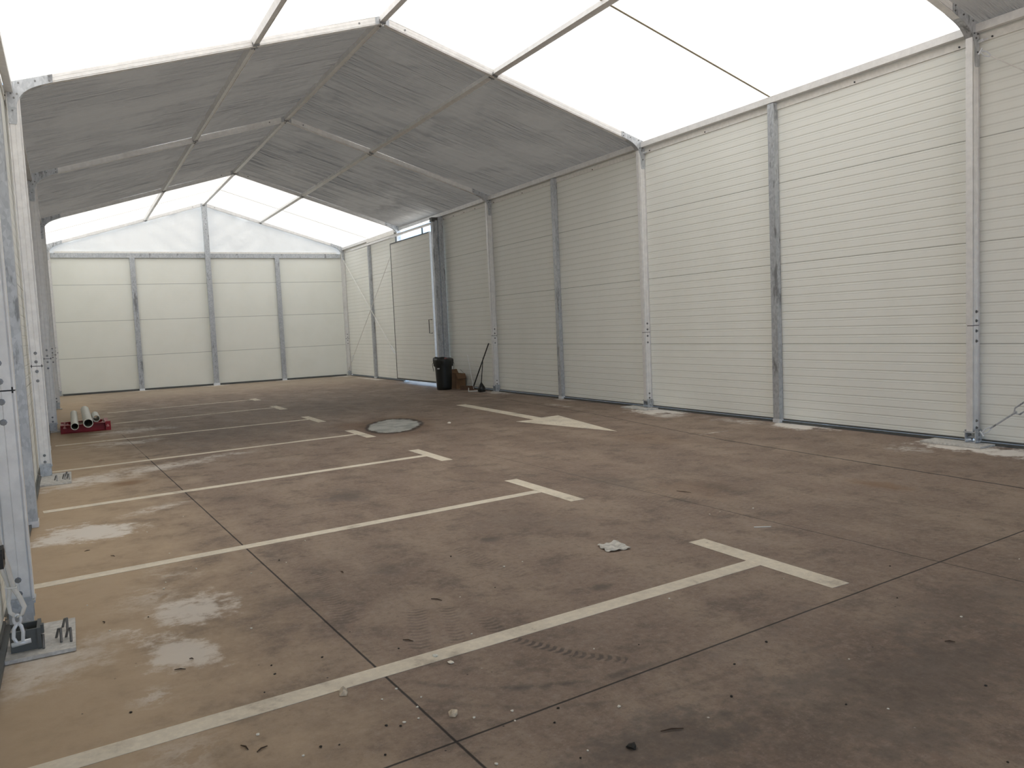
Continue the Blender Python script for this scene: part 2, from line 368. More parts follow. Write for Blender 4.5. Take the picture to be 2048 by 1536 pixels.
prop(link('front_gable_fabric', bm, 'gable_fabric'), 'white fabric filling the gable above the front wall behind the camera', 'fabric')
# base channels and top flashings
def strip(name, x0, x1, y0, y1, z0, z1, mat): 
    bm = B(); box(bm, x0, x1, y0, y1, z0, z1); return prop(link(name, bm, mat), kind='structure')
k = 0
for s in (1, -1):
    for a, b in ((FY[5]+.04, FY[4]-.04), (FY[4]+.04, FY[3]-.04), (FY[3]+.04, FY[2]-.04), (FY[2]+.04, -7.75 if s > 0 else FY[1]-.04), (FY[1]+.04, -.08)):
        k += 1; xs = sorted((s*(PX-.035), s*(PX-.001)))
        bm = B(); box(bm, xs[0], xs[1], a, b, .004, .030); 
        xs2 = sorted((s*(PX-.012), s*(PX-.001))); box(bm, xs2[0], xs2[1], a, b, .034, .052)
        prop(link('trim_%d' % k, bm, 'steel_dark'), kind='structure')
        if s > 0 and b == -7.75: b = -5.05 if False else -7.60
        k += 1; bm = B(); xs = sorted((s*(PX-.014), s*(PX-.001))); box(bm, xs[0], xs[1], a, b, 3.895, 3.965)
        prop(link('trim_%d' % k, bm, 'trim_white'), kind='structure')
        me = bpy.data.objects['trim_%d' % k]
        bb = B(); n = 5
        for i in range(n):
            yy = a+.12+(b-a-.24)*i/(n-1); cyl(bb, (s*(PX-.014), yy, 3.915), (-s, 0, 0), .009, .008, 8)
        link('screw', bb, 'dark_rubber', me)
strip('trim_90', -3.97, 3.97, -.035, -.002, .004, .050, 'steel_dark')

# rear gable fabric with folds
bm = B(); nx, nz = 96, 14; grid = []
for i in range(nx+1):
    x = -4.1+8.2*i/nx; col = []
    for j in range(nz+1):
        zt = roof(x)-.02; z = 3.82+(zt-3.82)*j/nz
        f = math.sin(x*5.1+z*3)*.006+math.sin(x*11+z*8)*.003
        env = math.exp(-((abs(x)-.6)/.9)**2)
        col.append(bm.verts.new((x, .03+f+env*.012*math.sin((abs(x)*9-z*13)), z)))
    grid.append(col)
for i in range(nx):
    for j in range(nz): bm.faces.new((grid[i][j], grid[i+1][j], grid[i+1][j+1], grid[i][j+1]))
prop(link('gable_fabric', bm, 'gable_fabric', smooth=True), 'off-white wrinkled fabric triangle above the rear wall panels', 'fabric')

# ------------------------------------------------------------------ roof sheets
def sheet(i, y0, y1, white, label):
    bm = B(); nx, ny = 120, 150; g = []; rnd = random.Random(i*13+1); ph = [rnd.uniform(0, 6) for _ in range(8)]
    for a in range(nx+1):
        x = -4.17+8.34*a/nx; row = []
        for b in range(ny+1):
            y = y0+(y1-y0)*b/ny; e = math.sin(math.pi*b/ny)
            z = roof(x)
            amp = .0025 if white else .020
            # folds run down the slope, gathered near the purlins
            pl = min(abs(abs(x)-1.573), abs(x))
            g1 = math.exp(-(pl/.75)**2)*(1 if math.sin(y*1.1+ph[4]) > -.2 else .5)
            z += e*amp*(math.sin(y*7.5+ph[0]+x*.35)+.7*math.sin(y*13.7+ph[1]-x*.5)+.5*math.sin(y*23+ph[2]+x*.8)+.45*math.sin(y*37+ph[3]+x*1.1))*(.25+g1)
            z -= 0 if pl < .04 else e*.012*min(1, pl)
            row.append(bm.verts.new((x, y, z)))
        g.append(row)
    for a in range(nx):
        for b in range(ny): bm.faces.new((g[a][b], g[a+1][b], g[a+1][b+1], g[a][b+1]))
    o = thing('roof_sheet', label, 'roof sheet', (0, 0, 0), 'fabric roof sheets between the rafters')
    link('membrane', bm, 'white_fabric' if white else 'grey_fabric', o, smooth=True)
    if white:
        bm = B(); ym = (y0+y1)/2
        for s in (1, -1):
            n = 14
            for q in range(n):
                xa, xb = s*(.06+4.03*q/n), s*(.06+4.03*(q+1)/n)
                prism(bm, [(-.014, 0), (.014, 0), (.014, .004), (-.014, .004)], (xa, ym, roof(xa)-.017), (0, 1, 0), (0, 0, 1), (xb-xa, 0, roof(xb)-roof(xa)), 1)
        link('seam', bm, 'seam_tan', o)
    return o
labs = ['bright white translucent roof sheet over the last bay by the rear wall', 'dark grey roof sheet over the bay with the sliding door', 'dark grey wrinkled roof sheet, second one in from the bright front bay',
        'bright white translucent roof sheet over the large bay at the top of the picture', 'dark grey roof sheet showing only in the top right corner']
for i in range(5):
    sheet(i, FY[i+1]+PW/2, FY[i]-PW/2, i in (0, 3), labs[i])
sheet(5, FEND, FY[5]-PW/2, False, 'dark grey roof sheet over the unseen end bay behind the camera')  # unseen bay, grey to limit light on the near floor

# ------------------------------------------------------------------ aluminium portal frames
SECT = []   # outline in (depth, width): keder grooves near both ends of the wide faces
def section(D, Wd):
    g, q, h, m = .010, .008, Wd/2, D/2
    a = [(0, -h), (.009, -h), (.009, -h+g), (.009+q, -h+g), (.009+q, -h), (m-.0025, -h), (m, -h+.0025), (m+.0025, -h),
         (D-.009-q, -h), (D-.009-q, -h+g), (D-.009, -h+g), (D-.009, -h), (D, -h)]
    return a+[(x, -y) for x, y in reversed(a)]
def bolts(parent, pts, mat='bolt', r=.011, n=2, h=.010):
    """bolt heads on both wide faces, pts = (x, z)"""
    for (x, z) in pts:
        e = PW/2+n*.001; ys = [-e-h, -e, -e+.0005, -e+.003, -e+.0031, e-.0031, e-.003, e-.0005, e, e+h]
        bm = B(); tube(bm, [(x, q, z) for q in ys], [r, r, r*1.5, r*1.5, r*.6, r*.6, r*1.5, r*1.5, r, r], 8)
        link('bolt', bm, mat, parent)
def knee_poly():
    # in column space: x from inner face (0) outward, z up
    pts = [(-.31, rb(3.69)+.005), (-.31, rb(3.69)+.092), (.105, rb(4.105)+.092), (.112, 3.68), (.10, 3.665), (.045, 3.665), (.038, 3.69), (.030, 3.86)]
    P0, P1, P2 = Vector((.030, 3.86)), Vector((.0, 4.01)), Vector((-.20, rb(3.80)-.002))
    for i in range(1, 9):
        t = i/8; q = P0*(1-t)**2+P1*2*t*(1-t)+P2*t*t; pts.append((q.x, q.y))
    return pts
def make_column(label, group):
    t = thing('frame_upright', label, 'upright', (0, 0, 0), group)
    bm = B(); prism(bm, section(PD, PW), (0, 0, .135), (1, 0, 0), (0, 1, 0), (0, 0, 1), 1.18-.135); link('lower_profile', bm, 'alu', t)
    bm = B(); prism(bm, section(PD, PW), (0, 0, 1.187), (1, 0, 0), (0, 1, 0), (0, 0, 1), 3.99-1.187); link('upper_profile', bm, 'alu', t)
    bm = B(); box(bm, .003, PD-.003, -PW/2+.008, PW/2-.008, 1.17, 1.20); link('splice_core', bm, 'dark_rubber', t)
    bolts(t, [(.062, 1.32), (.062, 1.23), (.062, 1.13), (.062, 1.03)], 'bolt', .011)
    bolts(t, [(.062, .24), (.062, .17)], 'bolt', .010)
    # galvanised knee bracket
    bm = B(); kp = knee_poly()
    for y0 in (-PW/2-.007, PW/2+.001): prism(bm, kp, (0, y0, 0), (1, 0, 0), (0, 0, 1), (0, 1, 0), .006)
    arc = kp[7:]; 
    for a, b in zip(arc, arc[1:]):
        v = [bm.verts.new((p[0]+o, y, p[1]+o2)) for (o, o2) in ((0, 0), (.004, .004)) for p, y in ((a, -PW/2), (b, -PW/2), (b, PW/2), (a, PW/2))]
        for f in ((0, 1, 2, 3), (7, 6, 5, 4), (0, 4, 5, 1), (1, 5, 6, 2), (2, 6, 7, 3), (3, 7, 4, 0)): bm.faces.new([v[i] for i in f])
    kb = link('knee_bracket', bm, 'galv', t)
    bolts(kb, [(-.28, rb(3.72)+.075), (-.28, rb(3.72)+.028), (-.15, rb(3.85)+.05), (.0, rb(4.0)+.06), (.02, 3.97), (.075, 3.97), (.05, 3.93), (.072, 3.80)], 'bolt', .009, 7, .008)
    # shoe and base plate
    bm = B()
    box(bm, .008, .112, -.055, -.045, .022, .150); box(bm, .008, .112, .045, .055, .022, .150); box(bm, -.004, .118, -.060, .060, .120, .133)
    box(bm, .02, .10, -.045, .045, .022, .030); cyl(bm, (.06, -.075, .075), (0, 1, 0), .012, .15, 10)
    link('shoe', bm, 'galv', t, bevel=.0015)
    return t
def add_plate(t, sgn, near, far, inner, label=None, pins=((-.06, -.4), (-.05, -.52), (-.12, -.5))):
    """ground plate with bent anchor pins; x measured towards the tent inside (column local)"""
    bm = B(); box(bm, -inner, .115, near, far, 0.003, .020); pl = link('base_plate', bm, 'dusty_plate', t, bevel=.002)
    for (x, y) in pins:
        bm = B(); tube(bm, [(x, y, .018), (x-.012, y+.02, .065), (x-.022, y+.05, .075), (x-.022, y+.085, .022)], .006, 6); link('anchor_pin', bm, 'bolt', pl)
    return pl
front = {0: 'in the rear corner', 1: 'at the far end of the sliding door bay', 2: 'beside the leaning broom', 3: 'in the middle of the wall', 4: 'nearest the camera', 5: 'behind the camera'}
colR = {0: 'silver aluminium upright in the rear right corner where the cross bracing starts', 1: 'aluminium upright behind the sliding door, only its top bracket showing', 2: 'aluminium upright beside the broom and dustpan on the right wall',
        3: 'tall right wall aluminium upright under the bright roof edge, dust at its foot', 4: 'tall bright upright near the right edge with a turnbuckle at its foot', 5: 'upright at the front right corner behind the camera'}
colL = {0: 'thin far upright in the rear left corner', 1: 'left wall upright just beyond the red steel frame', 2: 'left wall upright standing beside the white pipes on the red frame', 3: 'left upright below the nearest full rafter, flat plate at its foot',
        4: 'large grey upright at the left edge with strap and studded plate', 5: 'upright at the front left corner behind the camera'}
proto = make_column('x', 'aluminium uprights along the walls')
cols = {}
for i, y in enumerate(FY):
    for s in (1, -1):
        o = proto if (i == 0 and s == 1) else copy_tree(proto)
        o.location = (XR if s > 0 else XL, y, 0); o.rotation_euler = (0, 0, 0 if s > 0 else math.pi)
        o['label'] = (colR if s > 0 else colL)[i]; cols[(i, s)] = o
for i in range(6):
    for s in (1, -1):
        # local y points to the camera for left columns (rotated by pi) and away for right ones
        if s < 0:
            if i in (3, 4): add_plate(cols[(i, s)], s, .10 if i == 4 else -.1, .55 if i == 4 else .62, .17, pins=((-.115, .22), (-.09, .36), (-.13, .38), (-.02, .40)))
            else: add_plate(cols[(i, s)], s, -.06, .06 if i in (0, 5) else .15, .03, pins=())
        else:
            if i in (3, 4): add_plate(cols[(i, s)], s, -.20, .42, .16, pins=())
            else: add_plate(cols[(i, s)], s, -.06, .06, .03, pins=())

# rafters
RH = RT
def make_rafter(label):
    t = thing('roof_rafter', label, 'rafter', (0, 0, 0), 'aluminium rafters')
    L = 4.115; bm = B()
    a = Vector((.0, 0, RB0)); d = Vector((L, 0, -SL*L))
    sec = [(p[0]*RT/PD, p[1]) for p in section(PD, PW)]
    prism(bm, sec, a, (0, 0, 1), (0, 1, 0), d, 1)
    link('profile', bm, 'alu', t)
    bm = B(); tube(bm, [(.30, -PW/2-.007, rb(.30)+.05), (.30, PW/2+.007, rb(.30)+.05)], .012, 10)
    link('bolt', bm, 'bolt', t)
    return t
rp = make_rafter('x')
where = ['against the rear gable', 'at the bright rear bay edge', 'between the two dark roof bays', 'in front of the dark roof bays', 'at the top right bracket nearest the camera', 'behind the camera']
for i, y in enumerate(FY):
    for s in (1, -1):
        o = rp if (i == 0 and s == 1) else copy_tree(rp)
        o.location = (.002*s, y, 0); o.rotation_euler = (0, 0, 0 if s > 0 else math.pi)
        o['label'] = '%s sloping aluminium rafter %s' % ('right' if s > 0 else 'left', where[i])
    # ridge joint
    t = thing('ridge_joint', 'steel ridge plate with eye bolt ' + where[i], 'bracket', (0, y, 0), 'ridge joints')
    bm = B(); 
    for y0 in (-PW/2-.006, PW/2+.001): prism(bm, [(-.09, rb(.09)+.006), (0, RB0+.004), (.09, rb(.09)+.006), (.09, rb(.09)+.09), (0, RB0+.094), (-.09, rb(.09)+.09)], (0, y0, 0), (1, 0, 0), (0, 0, 1), (0, 1, 0), .005)
    link('plate', bm, 'galv', t)
    if i == 0: continue
    bm = B(); tube(bm, [(.012*math.cos(a), -PW/2-.012, RB0-.022+.012*math.sin(a)) for a in [k*math.pi/6 for k in range(12)]], .0035, 6, close=True); cyl(bm, (0, -PW/2-.012, RB0-.01), (0, 0, 1), .004, .05, 6)
    link('eye_bolt', bm, 'zinc', t)

# purlins
bay = ['in the bright rear bay', 'in the bay of the sliding door', 'in the middle dark bay', 'under the bright front bay', 'in the bay above the camera']
for i in range(5):
    y0, y1 = FY[i+1]+PW/2+.002, FY[i]-PW/2-.002
    for x, nm in ((0, 'ridge'), (1.573, 'right mid-slope'), (-1.573, 'left mid-slope')):
        t = thing('purlin', '%s roof purlin %s' % (nm, bay[i]), 'purlin', (x, (y0+y1)/2, 0), 'roof purlins')
        zb = rb(x)+.012; L = (y1-y0)/2; ang = 0 if x == 0 else math.atan(SL)*(1 if x < 0 else -1)
        U = Vector((math.cos(ang), 0, math.sin(ang))); V = Vector((-math.sin(ang), 0, math.cos(ang)))
        bm = B(); prism(bm, [(-.036, 0), (-.028, 0), (-.028, .004), (.028, .004), (.028, 0), (.036, 0), (.036, .072), (-.036, .072)], (0, -L, zb), U, V, (0, 1, 0), 2*L)
        link('profile', bm, 'alu', t)
        for s in (1, -1):
            bm = B(); prism(bm, [(-.040, -.010), (.040, -.010), (.040, .03), (-.040, .03)], (0, s*(L-.002)-(.0 if s < 0 else .03), zb-.004), U, V, (0, 1, 0), .03)
            cyl(bm, (0, s*(L-.015), zb-.03), (0, 0, 1), .008, .03, 8)
            link('end_clip', bm, 'bolt', t)
    for s in (1, -1):
        t = thing('eave_purlin', '%s eave beam along the wall top %s' % ('right' if s > 0 else 'left', bay[i]), 'purlin', (s*4.075, (y0+y1)/2, 0), 'eave beams')
        L = (y1-y0)/2
        bm = B(); box(bm, -.035, .035, -L, L, 3.982, 4.058); link('profile', bm, 'alu', t, bevel=.003)
        if i == 0 and s > 0:
            for (a, b) in ((-1.6, -.0),):
                bm = B(); box(bm, -.050, -.036, a-.6, b, 3.93, 4.035); link('cover_strip', bm, 'trim_white', t)

# ------------------------------------------------------------------ galvanised intermediate posts
def post(name, x, y, label, wx_, wy_, h, ang=0, grp='galvanised posts between the columns', foot=True):
    t = thing(name, label, 'post', (x, y, 0), grp)
    bm = B(); a, b = wx_/2, wy_/2
    box(bm, -a, a, -b, b, .006, h); link('profile', bm, 'galv', t, bevel=.004)
    if foot:
        bm = B(); box(bm, -a-.004, a+.004, -b-.006, b+.006, .002, .050); link('foot', bm, 'zinc', t, bevel=.002)
    return t
for i in range(1, 5):
    pass
midr = [(-2.50, 'galvanised steel post behind the crossed brace rods'), (None, ''), (-12.55, 'galvanised post on the right wall between two dim panel fields, right of the broom upright'),
        (-17.63, 'galvanised steel post on the right wall in the bright bay'), (-22.7, 'galvanised post outside the right edge of the picture')]
for y, l in midr:
    if y: post('steel_post', PX-.042, y, l, .072, .10, 3.975)
midl = [(-2.5, 'distant left wall post near the rear corner'), (-7.5, 'left wall post in the bay of the red steel frame'), (-12.55, 'left wall post between the pipes and the second near upright'), (-17.63, 'wide galvanised post on the left wall beside the nearest grey upright')]
for y, l in midl: post('steel_post', -PX+.042, y, l, .072, .12, 3.975)
# rear wall
bm = B(); box(bm, -3.975, 3.975, -.055, -.002, 3.735, 3.86)
o = prop(link('rear_crossbeam', bm, 'galv', bevel=.004), 'grey horizontal beam across the rear wall below the gable fabric', 'beam')
bm = B(); box(bm, -3.88, 3.88, -.030, -.004, 3.865, 3.91); link('top_flange', bm, 'trim_white', o)
for x, l in ((-2.0, 'left one of the two short rear wall posts'), (2.0, 'right one of the two short rear wall posts')):
    post('rear_post', x, -.048, l, .13, .06, 3.735, grp='rear wall posts')
t = thing('rear_centre_post', 'tall centre post of the rear wall reaching the ridge', 'post', (0, -.115, 0))
bm = B(); box(bm, -.07, .07, -.05, .05, .006, RB0-.03); link('profile', bm, 'galv', t, bevel=.004)
bm = B(); box(bm, -.09, .09, -.06, .06, .002, .07); link('foot', bm, 'zinc', t, bevel=.002)
for z in (4.85, 4.7, 4.55, 3.1, .9, .7, .55):
    bm = B(); cyl(bm, (0, -.05, z), (0, -1, 0), .012, .012, 8); link('bolt', bm, 'bolt', t)

# ------------------------------------------------------------------ sliding door
t = prop(bpy.data.objects.new('door_1', None), kind='structure'); COL.objects.link(t); t.location = (3.86, -6.15, 0)
y0, y1, z0, z1 = -7.46+6.15, -4.86+6.15, .085, 3.66
bm = B(); box(bm, -.02, .02, y0+.03, y1-.03, z0+.03, z1-.03); link('door_panel', bm, 'panel', t)
bm = B(); box(bm, -.026, .026, y1-.03, y1, z0, z1); link('edge_frame', bm, 'steel_dark', t)
bm = B(); box(bm, -.026, .026, y0, y0+.03, z0, z1); link('edge_frame', bm, 'trim_white', t)
bm = B(); box(bm, -.026, .026, y0+.03, y1-.03, z1-.03, z1); link('edge_frame', bm, 'steel_dark', t)
bm = B(); box(bm, -.026, .026, y0+.03, y1-.03, z0, z0+.04); link('edge_frame', bm, 'steel_dark', t)
bm = B(); tube(bm, [(-.02, y0+.10, 1.28), (-.10, y0+.10, 1.28), (-.10, y0+.10, 1.60), (-.02, y0+.10, 1.60)], .011, 6); link('door_handle', bm, 'steel_dark', t)
for yy in (-.85, .9):
    bm = B(); box(bm, -.012, .012, yy-.02, yy+.02, 3.66, 3.80); link('hanger', bm, 'steel_dark', t)
bm = B(); prism(bm, [(-.028, 0), (-.014, 0), (-.014, .008), (-.022, .008), (-.022, .05), (.022, .05), (.022, .008), (.014, .008), (.014, 0), (.028, 0), (.028, .056), (-.028, .056)], (3.86, -7.555, 3.80), (1, 0, 0), (0, 0, 1), (0, 1, 0), 5.95)
prop(link('door_track', bm, 'alu'), 'long thin rail that the sliding door hangs from', 'rail')
t = thing('door_post', 'thick doubled galvanised post beside the sliding door, behind the black bin', 'post', (4.0, -7.62, 0))
bm = B(); box(bm, -.165, -.10, -.05, .05, .005, 3.86); link('guide_profile', bm, 'galv', t, bevel=.004)
bm = B(); box(bm, -.09, -.03, -.035, .065, .005, 3.90); link('middle_profile', bm, 'galv', t, bevel=.004)
bm = B(); box(bm, -.02, .10, -.06, .04, .005, 3.975); link('wall_profile', bm, 'galv', t, bevel=.004)
bm = B(); box(bm, -.18, -.03, -.06, .07, 3.905, 3.96) ; box(bm, -.18, -.11, -.06, .07, 3.865, 3.9); link('top_cap', bm, 'steel_dark', t, bevel=.003)

# ------------------------------------------------------------------ brace rods with turnbuckles
def brace(name, label, p0, p1, buckle_at, r=.006, bl=.34, mat='trim_white', grp='bracing rods', bw=.030, bm_='zinc'):
    p0, p1 = Vector(p0), Vector(p1); t = thing(name, label, 'brace', p0, grp); d = (p1-p0); L = d.length; d.normalize()
    a = L*buckle_at
    side = d.cross(Vector((1, 0, 0))).normalized()
    P = lambda s, o=0: d*s+side*o
    bm = B(); tube(bm, [P(.10), P(a-bl/2+.03)], r, 8)
    if a+bl/2 < L: tube(bm, [P(a+bl/2-.03), P(L-.06)], r, 8)
    link('rod', bm, mat, t)
    bm = B(); pts = [P(a-bl/2, 0), P(a-bl/2+.04, bw), P(a+bl/2-.04, bw), P(a+bl/2, 0), P(a+bl/2-.04, -bw), P(a-bl/2+.04, -bw)]
    tube(bm, pts, .008, 8, close=True)
    for s in (-1, 1): cyl(bm, P(a+s*(bl/2-.012))-d*.015, d, .013, .03, 8)
    link('turnbuckle', bm, bm_, t)
    for s0, s1 in ((0.0, .12), (L-.12, L)):
        bm = B(); w_ = .020
        c = (s0+s1)/2
        tube(bm, [P(s0+.01, w_*.4), P(c, w_), P(s1-.015, w_*.5), P(s1, 0), P(s1-.015, -w_*.5), P(c, -w_), P(s0+.01, -w_*.4)], .006, 6)
        cyl(bm, P(s0 if s0 == 0 else s1)-side*.03, side, .007, .06, 8)
        link('shackle', bm, 'zinc', t)
    return t
brace('brace_rod', 'white brace rod from the rear right corner top down to the door edge', (4.030, -.10, 3.72), (4.030, -4.90, .32), .84, r=.010, mat='white_strap')
brace('brace_rod', 'brace rod rising from the rear right corner foot, turnbuckle near its lower end', (3.985, -.12, .13), (4.010, -4.90, 3.75), .12, r=.008)
brace('brace_rod', 'steel brace rod leaving the near right upright foot towards the right edge, with long turnbuckle', (4.032, -20.24, .12), (4.032, -25.15, 3.75), .088, r=.009, mat='galv', bl=.32, bw=.036, bm_='galv')
brace('brace_rod', 'brace rod leaving the near right upright top from an eye bolt down to the right', (4.012, -20.24, 3.78), (4.012, -25.15, .14), .90)
# small lit bolts at the knees
for i, y in ((3, FY[3]), (2, FY[2]), (4, FY[4])):
    bm = B(); cyl(bm, (.085, -PW/2-.008, 3.90), (0, -1, 0), .016, .045, 10); cyl(bm, (.085, -PW/2-.05, 3.90), (0, -1, 0), .008, .05, 8)
    link('long_bolt', bm, 'zinc', cols[(i, 1)])

# strap bundle and shackle at the near left column
t = thing('ratchet_strap', 'white webbing strap looped to a steel shackle at the near left upright foot', 'strap', (-4.05, -20.62, 0))
def ribbon(bm, pts, w, th=.004, side=(0, 1, 0)):
    side = Vector(side); pts = [Vector(p) for p in pts]; prev = None
    for i, p in enumerate(pts):
        d = (pts[min(i+1, len(pts)-1)]-pts[max(i-1, 0)]).normalized(); n = d.cross(side).normalized(); s = n.cross(d).normalized()
        ring = [bm.verts.new(p+s*w/2+n*th), bm.verts.new(p-s*w/2+n*th), bm.verts.new(p-s*w/2-n*th), bm.verts.new(p+s*w/2-n*th)]
        if prev:
            for k in range(4): bm.faces.new((prev[k], prev[(k+1) % 4], ring[(k+1) % 4], ring[k]))
        else: bm.faces.new(ring[::-1])
        prev = ring
    bm.faces.new(prev)
S0 = Vector((-4.05, -20.62, 0))
def rel(*p): return [Vector(q)-S0 for q in p]
bm = B()
ribbon(bm, rel((-4.06, -21.05, .74), (-4.052, -20.90, .585), (-4.040, -20.78, .46), (-4.032, -20.70, .345), (-4.012, -20.67, .285), (-4.000, -20.66, .24), (-4.012, -20.655, .205), (-4.030, -20.65, .200)), .020, .003, (.6, .4, .3))
ribbon(bm, rel((-4.075, -21.03, .72), (-4.068, -20.88, .56), (-4.060, -20.76, .43), (-4.045, -20.69, .34), (-4.058, -20.67, .27), (-4.055, -20.66, .225), (-4.035, -20.65, .200)), .016, .003, (.6, .2, .5))
link('webbing', bm, 'white_strap', t, smooth=True)
bm = B(); tube(bm, rel((-4.062, -20.715, .352), (-4.020, -20.715, .345), (-4.018, -20.69, .352), (-4.060, -20.69, .358)), .004, 6, close=True); link('tie', bm, 'white_strap', t)
bm = B(); box(bm, -.05, .012, -.36, -.27, .50, .58); cyl(bm, (-.045, -.31, .55), (1, 0, 0), .025, .06, 12); link('ratchet', bm, 'black_metal', t, bevel=.006)
bm = B(); c = Vector((.018, -.03, .185))
tube(bm, [c+Vector((.014*math.cos(a), 0, .022*math.sin(a))) for a in [k*math.pi/8 for k in range(16)]], .006, 6, close=True)
tube(bm, [c+Vector(q) for q in ((0, 0, -.015), (-.016, 0, -.04), (-.020, 0, -.08), (-.004, 0, -.115), (.014, 0, -.105), (.018, 0, -.06), (.012, 0, -.03), (0, 0, -.015))], .008, 8)
cyl(bm, c+Vector((-.03, 0, -.112)), (1, 0, .1), .011, .075, 8)
link('shackle', bm, 'zinc', t, smooth=True)
# shoe block under the near left column
bm = B(); box(bm, -.02, .085, .455, .467, .021, .115); box(bm, -.02, .085, .34, .352, .021, .115); box(bm, -.035, -.02, .33, .475, .021, .118); box(bm, -.048, -.035, .43, .46, .085, .125); box(bm, -.02, .085, .353, .454, .045, .055); cyl(bm, (.03, .32, .08), (0, 1, 0), .010, .17, 10)
link('hinge_block', bm, 'steel_dark', cols[(4, -1)], bevel=.002)

# ------------------------------------------------------------------ bin, box, broom and friends
t = thing('rubbish_bin', 'black plastic rubbish bin with a liner over its rim and rubbish inside', 'bin', (3.61, -8.39, 0))
bm = B(); lathe(bm, [(.155, 0), (.165, .005), (.172, .08), (.195, .60), (.200, .66), (.215, .665), (.215, .70), (.190, .70), (.185, .60), (.16, .05), (.05, .045)], seg=36, cap=False)
link('body', bm, 'black_plastic', t, smooth=True)
bm = B(); lathe(bm, [(.16, .008), (.001, .006)], seg=24, cap=False); link('bottom', bm, 'black_plastic', t)
bm = B(); seg = 48; rings = []
for rr, z in ((.192, .60), (.196, .69), (.212, .715), (.228, .70), (.232, .66), (.222, .58), (.218, .54)):
    ring = []
    for k in range(seg):
        a = 2*math.pi*k/seg; f = 1+.025*math.sin(a*9)+.018*math.sin(a*17+1); dz = (.02*math.sin(a*5)+.02*math.sin(a*3+2)) if z < .62 and rr > .2 else .006*math.sin(a*7)
        ring.append(bm.verts.new((rr*f*math.cos(a), rr*f*math.sin(a), z+dz+.02*math.sin(a-.5))))
    rings.append(ring)
for a, b in zip(rings, rings[1:]):
    for k in range(seg): bm.faces.new((a[k], a[(k+1) % seg], b[(k+1) % seg], b[k]))
link('bag_liner', bm, 'black_plastic', t, smooth=True)
for s in (1, -1):
    dv = Vector((_r.x, _r.y, 0)).normalized()*s; bm = B()
    ribbon(bm, [dv*.20+Vector((0, 0, .66)), dv*.245+Vector((0, 0, .58)), dv*.235+Vector((0, 0, .50)), dv*.222+Vector((0, 0, .42))], .045, .004, (-dv.y, dv.x, 0)); link('handle', bm, 'black_plastic', t)
dn = Vector((-_f.x, -_f.y, 0)).normalized(); rt = Vector((_r.x, _r.y, 0)).normalized()
bm = B(); prism(bm, [(-.03, -.012), (.03, -.012), (.03, .012), (-.03, .012)], rt*-.10+dn*.163+Vector((0, 0, .485)), (rt+dn*.55).normalized(), (0, 0, 1), dn, .006); link('sticker', bm, 'label_white', t)
def lump(bm, c, r, seed, sq=1., n=2):
    rnd = random.Random(seed); b2 = bmesh.new(); bmesh.ops.create_icosphere(b2, subdivisions=n, radius=1)
    mp = {}
    for v in b2.verts: q = v.co*r*(1+rnd.uniform(-.25, .25)); q.z *= sq; mp[v.index] = bm.verts.new(Vector(c)+q)
    for f in b2.faces: bm.faces.new([mp[v.index] for v in f.verts])
    b2.free()
for c, r, m, s in ((rt*-.10+dn*.10+Vector((0, 0, .66)), .045, 'label_white', 1), (rt*-.02+dn*.12+Vector((0, 0, .65)), .035, 'label_white', 2), (rt*.08+dn*.05+Vector((0, 0, .655)), .07, 'trash_red', 3), (rt*-.04+dn*-.09+Vector((0, 0, .60)), .075, 'black_plastic', 4)):
    bm = B(); lump(bm, (0, 0, 0), r, s); o = link('crumpled_rubbish', bm, m); o.location = Vector((3.61, -8.39, 0))+c
    prop(o, {'label_white': 'crumpled white scrap poking out of the black bin' if s == 1 else 'smaller white scrap in the bin, right of the bigger one', 'trash_red': 'dull red wrapper in the black bin', 'black_plastic': 'dark rubbish deep in the black bin'}[m], 'rubbish')
# cardboard box
t = thing('cardboard_box', 'open brown cardboard box between the bin and the wall', 'box', (3.965, -8.36, 0), rz=0)
bm = B(); a, b, h = .115, .17, .34
for bx in ((-a, -a+.006, -b, b, 0, h), (a-.006, a, -b, b, 0, h), (-a+.006, a-.006, -b, -b+.006, 0, h), (-a+.006, a-.006, b-.006, b, 0, h), (-a+.006, a-.006, -b+.006, b-.006, 0.0, .008)): box(bm, *bx)
link('carton', bm, 'cardboard', t)
bm = B(); prism(bm, [(0, 0), (.10, .10), (.105, .095), (.006, -.002)], (a-.02, -b, h), (-1, 0, 0), (0, 0, 1), (0, 1, 0), .002)
prism(bm, [(-.11, 0), (.11, 0), (.10, .005), (-.10, .005)], (0, b, h), (1, 0, 0), (0, .3, 1), (0, .7, .7), .12)
prism(bm, [(-.11, 0), (.11, 0), (.11, .005), (-.11, .005)], (0, -b, h), (1, 0, 0), (0, -.4, .2), (0, -.5, -.8), .14); link('flap', bm, 'cardboard', t)
